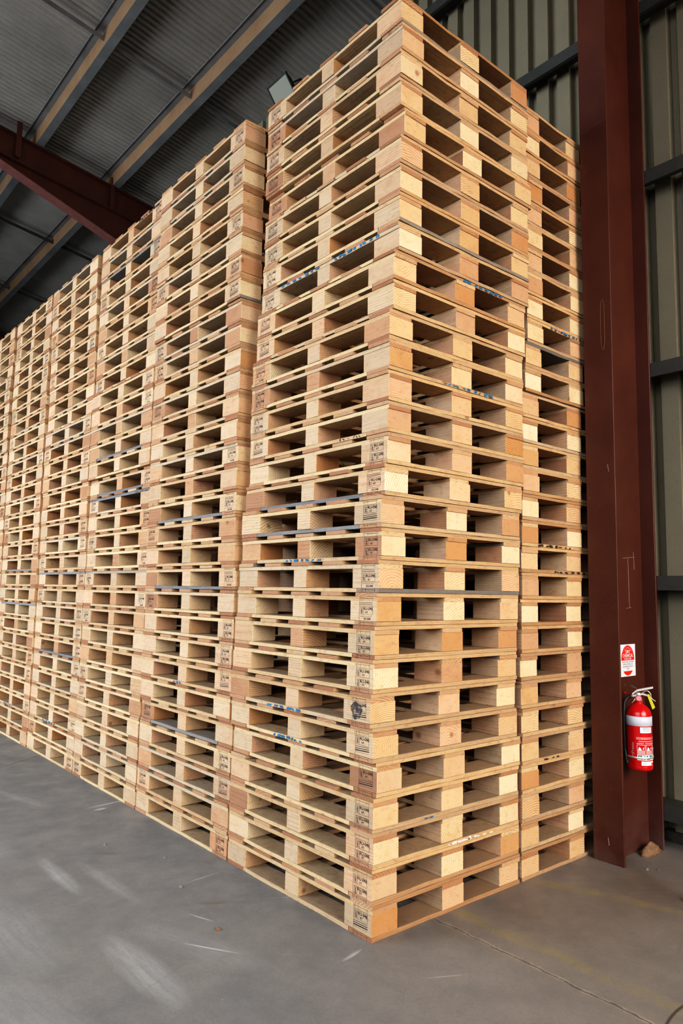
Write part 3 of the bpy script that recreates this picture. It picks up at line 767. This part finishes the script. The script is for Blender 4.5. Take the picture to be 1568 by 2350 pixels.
patch(bm, -.046, .055, .152, .157, .001); patch(bm, -.054, -.02, .141, .146, .001); patch(bm, -.012, .055, .141, .146, .001)
obj('pink_label', bm, M['pink'], ex)
bm = bmesh.new(); patch(bm, -.053, .078, .049 + .008, .086, .001); obj('pictogram_sheet', bm, M['paper'], ex)
bm = bmesh.new()
for i in range(3): patch(bm, -.049 + i * .043, -.013 + i * .043, .060, .083, .0014)
obj('green_pictogram', bm, M['green'], ex)
bm = bmesh.new()
for i in range(3):
    u0 = -.046 + i * .043
    if i == 0:
        quad(bm, [cyl(u0, .062, .0018), cyl(u0 + .012, .062, .0018), cyl(u0 + .010, .072, .0018), cyl(u0 + .005, .079, .0018), cyl(u0 + .001, .070, .0018)])
        quad(bm, [cyl(u0 + .017, .062, .0018), cyl(u0 + .026, .062, .0018), cyl(u0 + .029, .080, .0018), cyl(u0 + .015, .080, .0018)])
    else:
        quad(bm, [cyl(u0 + .002, .072, .0018), cyl(u0 + .013, .068, .0018), cyl(u0 + .016, .080, .0018), cyl(u0 + .005, .081, .0018)])
        quad(bm, [cyl(u0 + .018, .062, .0018), cyl(u0 + .029, .062, .0018), cyl(u0 + .027, .071, .0018), cyl(u0 + .022, .077, .0018)])
    # the instruction boxes above: white drawn outlines and hand
    for q in ((-.053, .135, -.012, .1365), (-.053, .108, -.0515, .135), (-.0135, .108, -.012, .135)): patch(bm, q[0] + i * .045, q[2] + i * .045, q[1], q[3], .0014)
    quad(bm, [cyl(-.049 + i * .045, .108, .0014), cyl(-.030 + i * .045, .108, .0014), cyl(-.034 + i * .045, .118, .0014), cyl(-.042 + i * .045, .126, .0014)])
    quad(bm, [cyl(-.026 + i * .045, .113, .0014), cyl(-.020 + i * .045, .112, .0014), cyl(-.018 + i * .045, .126, .0014), cyl(-.022 + i * .045, .122, .0014)])
obj('white_drawings', bm, M['paper'], ex)
bm = bmesh.new(); add_text(bm, 'FIRE EXTINGUISHER', .0125, lambda x, y: cyl(x * .92, .1665 + y, .0018)); obj('label_lettering', bm, M['signred'], ex)
bm = bmesh.new(); add_text(bm, 'Presto', .022, lambda x, y: cyl(-.069 - y, .118 + x, .0016))
tube(bm, [cyl(-.074 + .006 * math.cos(t), .082 + .008 * math.sin(t), .001) for t in a[:17]], .0009, 4)
obj('side_lettering', bm, M['pink'], ex)
bm = bmesh.new()
add_text(bm, 'SERVICED', .0095, lambda x, y: cyl(-.003 + x, .217 + y, .0018)); add_text(bm, 'MAINTAINED', .006, lambda x, y: cyl(-.003 + x, .208 + y, .0018))
tube(bm, [cyl(-.016 + .008 * math.cos(t), .041 + .008 * math.sin(t), .001) for t in a], .0007, 4); tube(bm, [cyl(-.016 + .003 * math.cos(t), .041 + .003 * math.sin(t), .001) for t in a], .0007, 4)
obj('grey_lettering', bm, M['darktext'], ex)
bm = bmesh.new(); patch(bm, .024, .040, .032, .044, .0016); obj('red_square', bm, M['signred'], ex)
# head: valve, gauge, lever, handle
rv = Vector((math.cos(camdir + PI / 2), math.sin(camdir + PI / 2), 0)); tv = Vector((math.cos(camdir), math.sin(camdir), 0))
def hd(u, v, w=0): q = rv * u + tv * w; return (q.x, q.y, v)
bm = bmesh.new(); lathe(bm, [(.021, .352), (.021, .366), (.014, .370), (.014, .398), (.010, .402)], seg=20); obj('valve', bm, M['chrome'], ex, smooth=True)
bm = bmesh.new(); tube(bm, [hd(.004, .374, .012), hd(.004, .374, .030)], .0165, 20); obj('gauge', bm, M['red'], ex, smooth=False)
bm = bmesh.new(); tube(bm, [hd(.004, .374, .0300), hd(.004, .374, .0308)], .0135, 20); obj('gauge_dial', bm, M['pink'], ex)
def plate(bm, p, w, t):
    for (a_, b_) in zip(p, p[1:]):
        A_ = Vector((*a_,)); B_ = Vector((*b_,))
        vs = []
        for q in (A_, B_):
            for ww in (-w, w):
                for tt in (-t, t): vs.append(bm.verts.new(hd(q.x, q.y + tt, ww)))
        for f in ((0, 1, 3, 2), (4, 6, 7, 5), (0, 2, 6, 4), (1, 5, 7, 3), (0, 4, 5, 1), (2, 3, 7, 6)): bm.faces.new([vs[k] for k in f])
bm = bmesh.new(); plate(bm, [(-.030, .392), (-.006, .412), (.076, .434)], .012, .0050); obj('lever', bm, M['chrome'], ex)
bm = bmesh.new(); plate(bm, [(-.022, .384), (.022, .396), (.050, .388)], .010, .0045); obj('carry_handle', bm, M['chrome'], ex)
bm = bmesh.new(); plate(bm, [(-.036, .438), (-.006, .424)], .009, .004); obj('lever_tail', bm, M['girt'], ex)
bm = bmesh.new(); tube(bm, spline([hd(.02, .402, .012), hd(.045, .415, .014), (hd(.062, .40, .012)), hd(.066, .378, .012), hd(.086, .362, .012)]), .0019, 6)
tube(bm, spline([hd(-.01, .38, .02), hd(-.022, .36, .03), hd(-.032, .348, .03)]), .0012, 6); obj('safety_wire', bm, M['chrome'], ex)
bm = bmesh.new()
for p in ([hd(.044, .395, .016), hd(.056, .398, .016), hd(.084, .330, .016), hd(.070, .318, .016)],): 
    quad(bm, p); quad(bm, [Vector(q) + tv * .001 for q in p])
obj('service_tag', bm, M['yellow'], ex)
bm = bmesh.new(); tube(bm, [hd(-.012, .382, .0), hd(-.036, .380, 0)], .008, 12); obj('hose_fitting', bm, M['chrome'], ex, smooth=True)
bm = bmesh.new(); tube(bm, spline([hd(-.034, .380, 0), hd(-.052, .372, .0), hd(-.070, .345, .012), hd(-.0745, .27, .02), hd(-.0745, .17, .02), hd(-.072, .10, .02), hd(-.066, .055, .03)], 40), .0085, 12)
obj('hose', bm, M['rubber'], ex, smooth=True)
bm = bmesh.new(); tube(bm, [hd(-.067, .058, .03), hd(-.062, .030, .034)], [.009, .011], 12); obj('nozzle', bm, M['rubber'], ex)
# wall bracket on the web behind
br = bmesh.new(); box(br, (-.035, EY * 0 + .098, .36), (-.010, .1065, .44)); box(br, (-.03, .06, .392), (-.015, .10, .400)); obj('hanging_bracket', br, M['red'], ex)
bm = bmesh.new(); box(bm, (-.03, .06, .05), (.03, .1065, .06)); obj('lower_bracket', bm, M['girt'], ex)

# ------------------------------------------------------------------ odds and ends on the floor
bm = bmesh.new(); rr = random.Random(3); rings = []
for k in range(7):
    q = k / 6; ring = []
    for i in range(20):
        an = 2 * PI * i / 20; rad = .095 * (1 - q) * (1 + .18 * rr.uniform(-1, 1)) + .002
        ring.append(bm.verts.new((rad * math.cos(an) * 1.0, rad * math.sin(an) * .42, .062 * (q ** .8) * (1 if k < 6 else .96))))
    rings.append(ring)
for a_, b_ in zip(rings, rings[1:]):
    for i in range(20): bm.faces.new((a_[i], a_[(i + 1) % 20], b_[(i + 1) % 20], b_[i]))
bm.faces.new(rings[-1]); bm.faces.new(rings[0][::-1])
o = obj('sawdust_pile', bm, M['wood_plain'], None, (1.92, -.19, 0.0), smooth=True); tag(o, 'small heap of brown sawdust at the foot of the red column', 'sawdust', kind='stuff')
bm = bmesh.new(); V = [bm.verts.new(p) for p in ((0, 0, 0), (.11, -.02, 0), (.12, .06, 0), (.01, .07, 0), (.005, .005, .03), (.10, -.01, .035), (.11, .05, .03), (.015, .06, .022))]
for f in ((0, 3, 2, 1), (4, 5, 6, 7), (0, 1, 5, 4), (1, 2, 6, 5), (2, 3, 7, 6), (3, 0, 4, 7)): bm.faces.new([V[k] for k in f])
bmesh.ops.bevel(bm, geom=list(bm.edges), offset=.005, segments=2, affect='EDGES')
o = obj('concrete_lump', bm, M['concrete'], None, (1.40, -.67, 0)); tag(o, 'pale grey concrete lump on the floor at the right edge', 'rubble')
for k, (x, y, s) in enumerate(((-.34, .96, .010), (-.42, .48, .012), (-.40, 1.72, .009), (.02, .13, .006), (1.66, -.30, .008), (1.70, -.34, .007), (-.23, 1.35, .008))):
    bm = bmesh.new(); bmesh.ops.create_icosphere(bm, subdivisions=1, radius=s)
    for v in bm.verts: v.co = Vector((v.co.x * rr.uniform(.8, 1.3), v.co.y * rr.uniform(.8, 1.3), max(-.3 * s, v.co.z * .6) + .3 * s))
    o = obj('wood_chip', bm, M['wood_plain'] if k % 2 else M['concrete'], None, (x, y, 0)); tag(o, 'tiny pale chip of debris lying on the concrete floor', 'debris', 'chips on the floor')

# ------------------------------------------------------------------ light
w = bpy.data.worlds.new('world'); scene.world = w; w.use_nodes = True; t = w.node_tree; t.nodes.clear()
wo = t.nodes.new('ShaderNodeOutputWorld'); bg = t.nodes.new('ShaderNodeBackground'); tc = t.nodes.new('ShaderNodeTexCoord')
sx = t.nodes.new('ShaderNodeSeparateXYZ'); rp = t.nodes.new('ShaderNodeValToRGB')
t.links.new(tc.outputs['Generated'], sx.inputs[0]); t.links.new(sx.outputs[2], rp.inputs[0]); t.links.new(rp.outputs[0], bg.inputs[0]); t.links.new(bg.outputs[0], wo.inputs[0])
rp.color_ramp.elements[0].position = 0; rp.color_ramp.elements[0].color = (.55, .60, .66, 1)
rp.color_ramp.elements[1].position = .5; rp.color_ramp.elements[1].color = (.25, .30, .38, 1)
bg.inputs[1].default_value = .15
def area(name, loc, target, sx_, sy_, power, col):
    d = bpy.data.lights.new(name, 'AREA'); d.shape = 'RECTANGLE'; d.size = sx_; d.size_y = sy_; d.energy = power; d.color = col
    o = bpy.data.objects.new(name, d); COL.objects.link(o); o.location = loc
    o.rotation_euler = (Vector(target) - Vector(loc)).to_track_quat('-Z', 'Y').to_euler(); return o
l1 = area('doorway_light_left', (-6.8, -2.6, 3.8), (0, 1.8, .9), 6, 4.0, 175, (.97, .98, 1.0))
l2 = area('doorway_light_far', (-7.5, 6.0, 3.2), (0, 4.6, 1.2), 6, 3.6, 600, (.88, .95, 1.0))
l3 = area('doorway_light_right', (-.3, -7.8, 3.5), (.9, 0, .1), 5.5, 3.6, 250, (1.0, .95, .87))
l1.data.spread = math.radians(110); l3.data.spread = math.radians(95); l2.data.spread = math.radians(130)
area('warm_top_fill', (1.6, -5.6, 5.0), (.9, 0, 3.6), 1.8, 1.8, 95, (1.0, .60, .32))  # added fill lamp, stands in for warm bounce on the upper stacks

scene.view_settings.view_transform = 'Standard'
scene.view_settings.look = 'None'
scene.view_settings.use_curve_mapping = True
cm = scene.view_settings.curve_mapping
cv = cm.curves[3]
for p_ in ((.04, .018), (.22, .19), (.6, .66)): cv.points.new(*p_)
cm.update()
scene.render.film_transparent = False
# keep light paths short: the place is all matt surfaces
scene.cycles.max_bounces = 5
scene.cycles.diffuse_bounces = 3
scene.cycles.use_light_tree = False
scene.cycles.glossy_bounces = 2
scene.cycles.transmission_bounces = 1
scene.cycles.use_adaptive_sampling = True
scene.cycles.adaptive_threshold = 0.09
scene.cycles.adaptive_min_samples = 12
scene.cycles.caustics_reflective = False
scene.cycles.caustics_refractive = False
scene.cycles.use_denoising = True
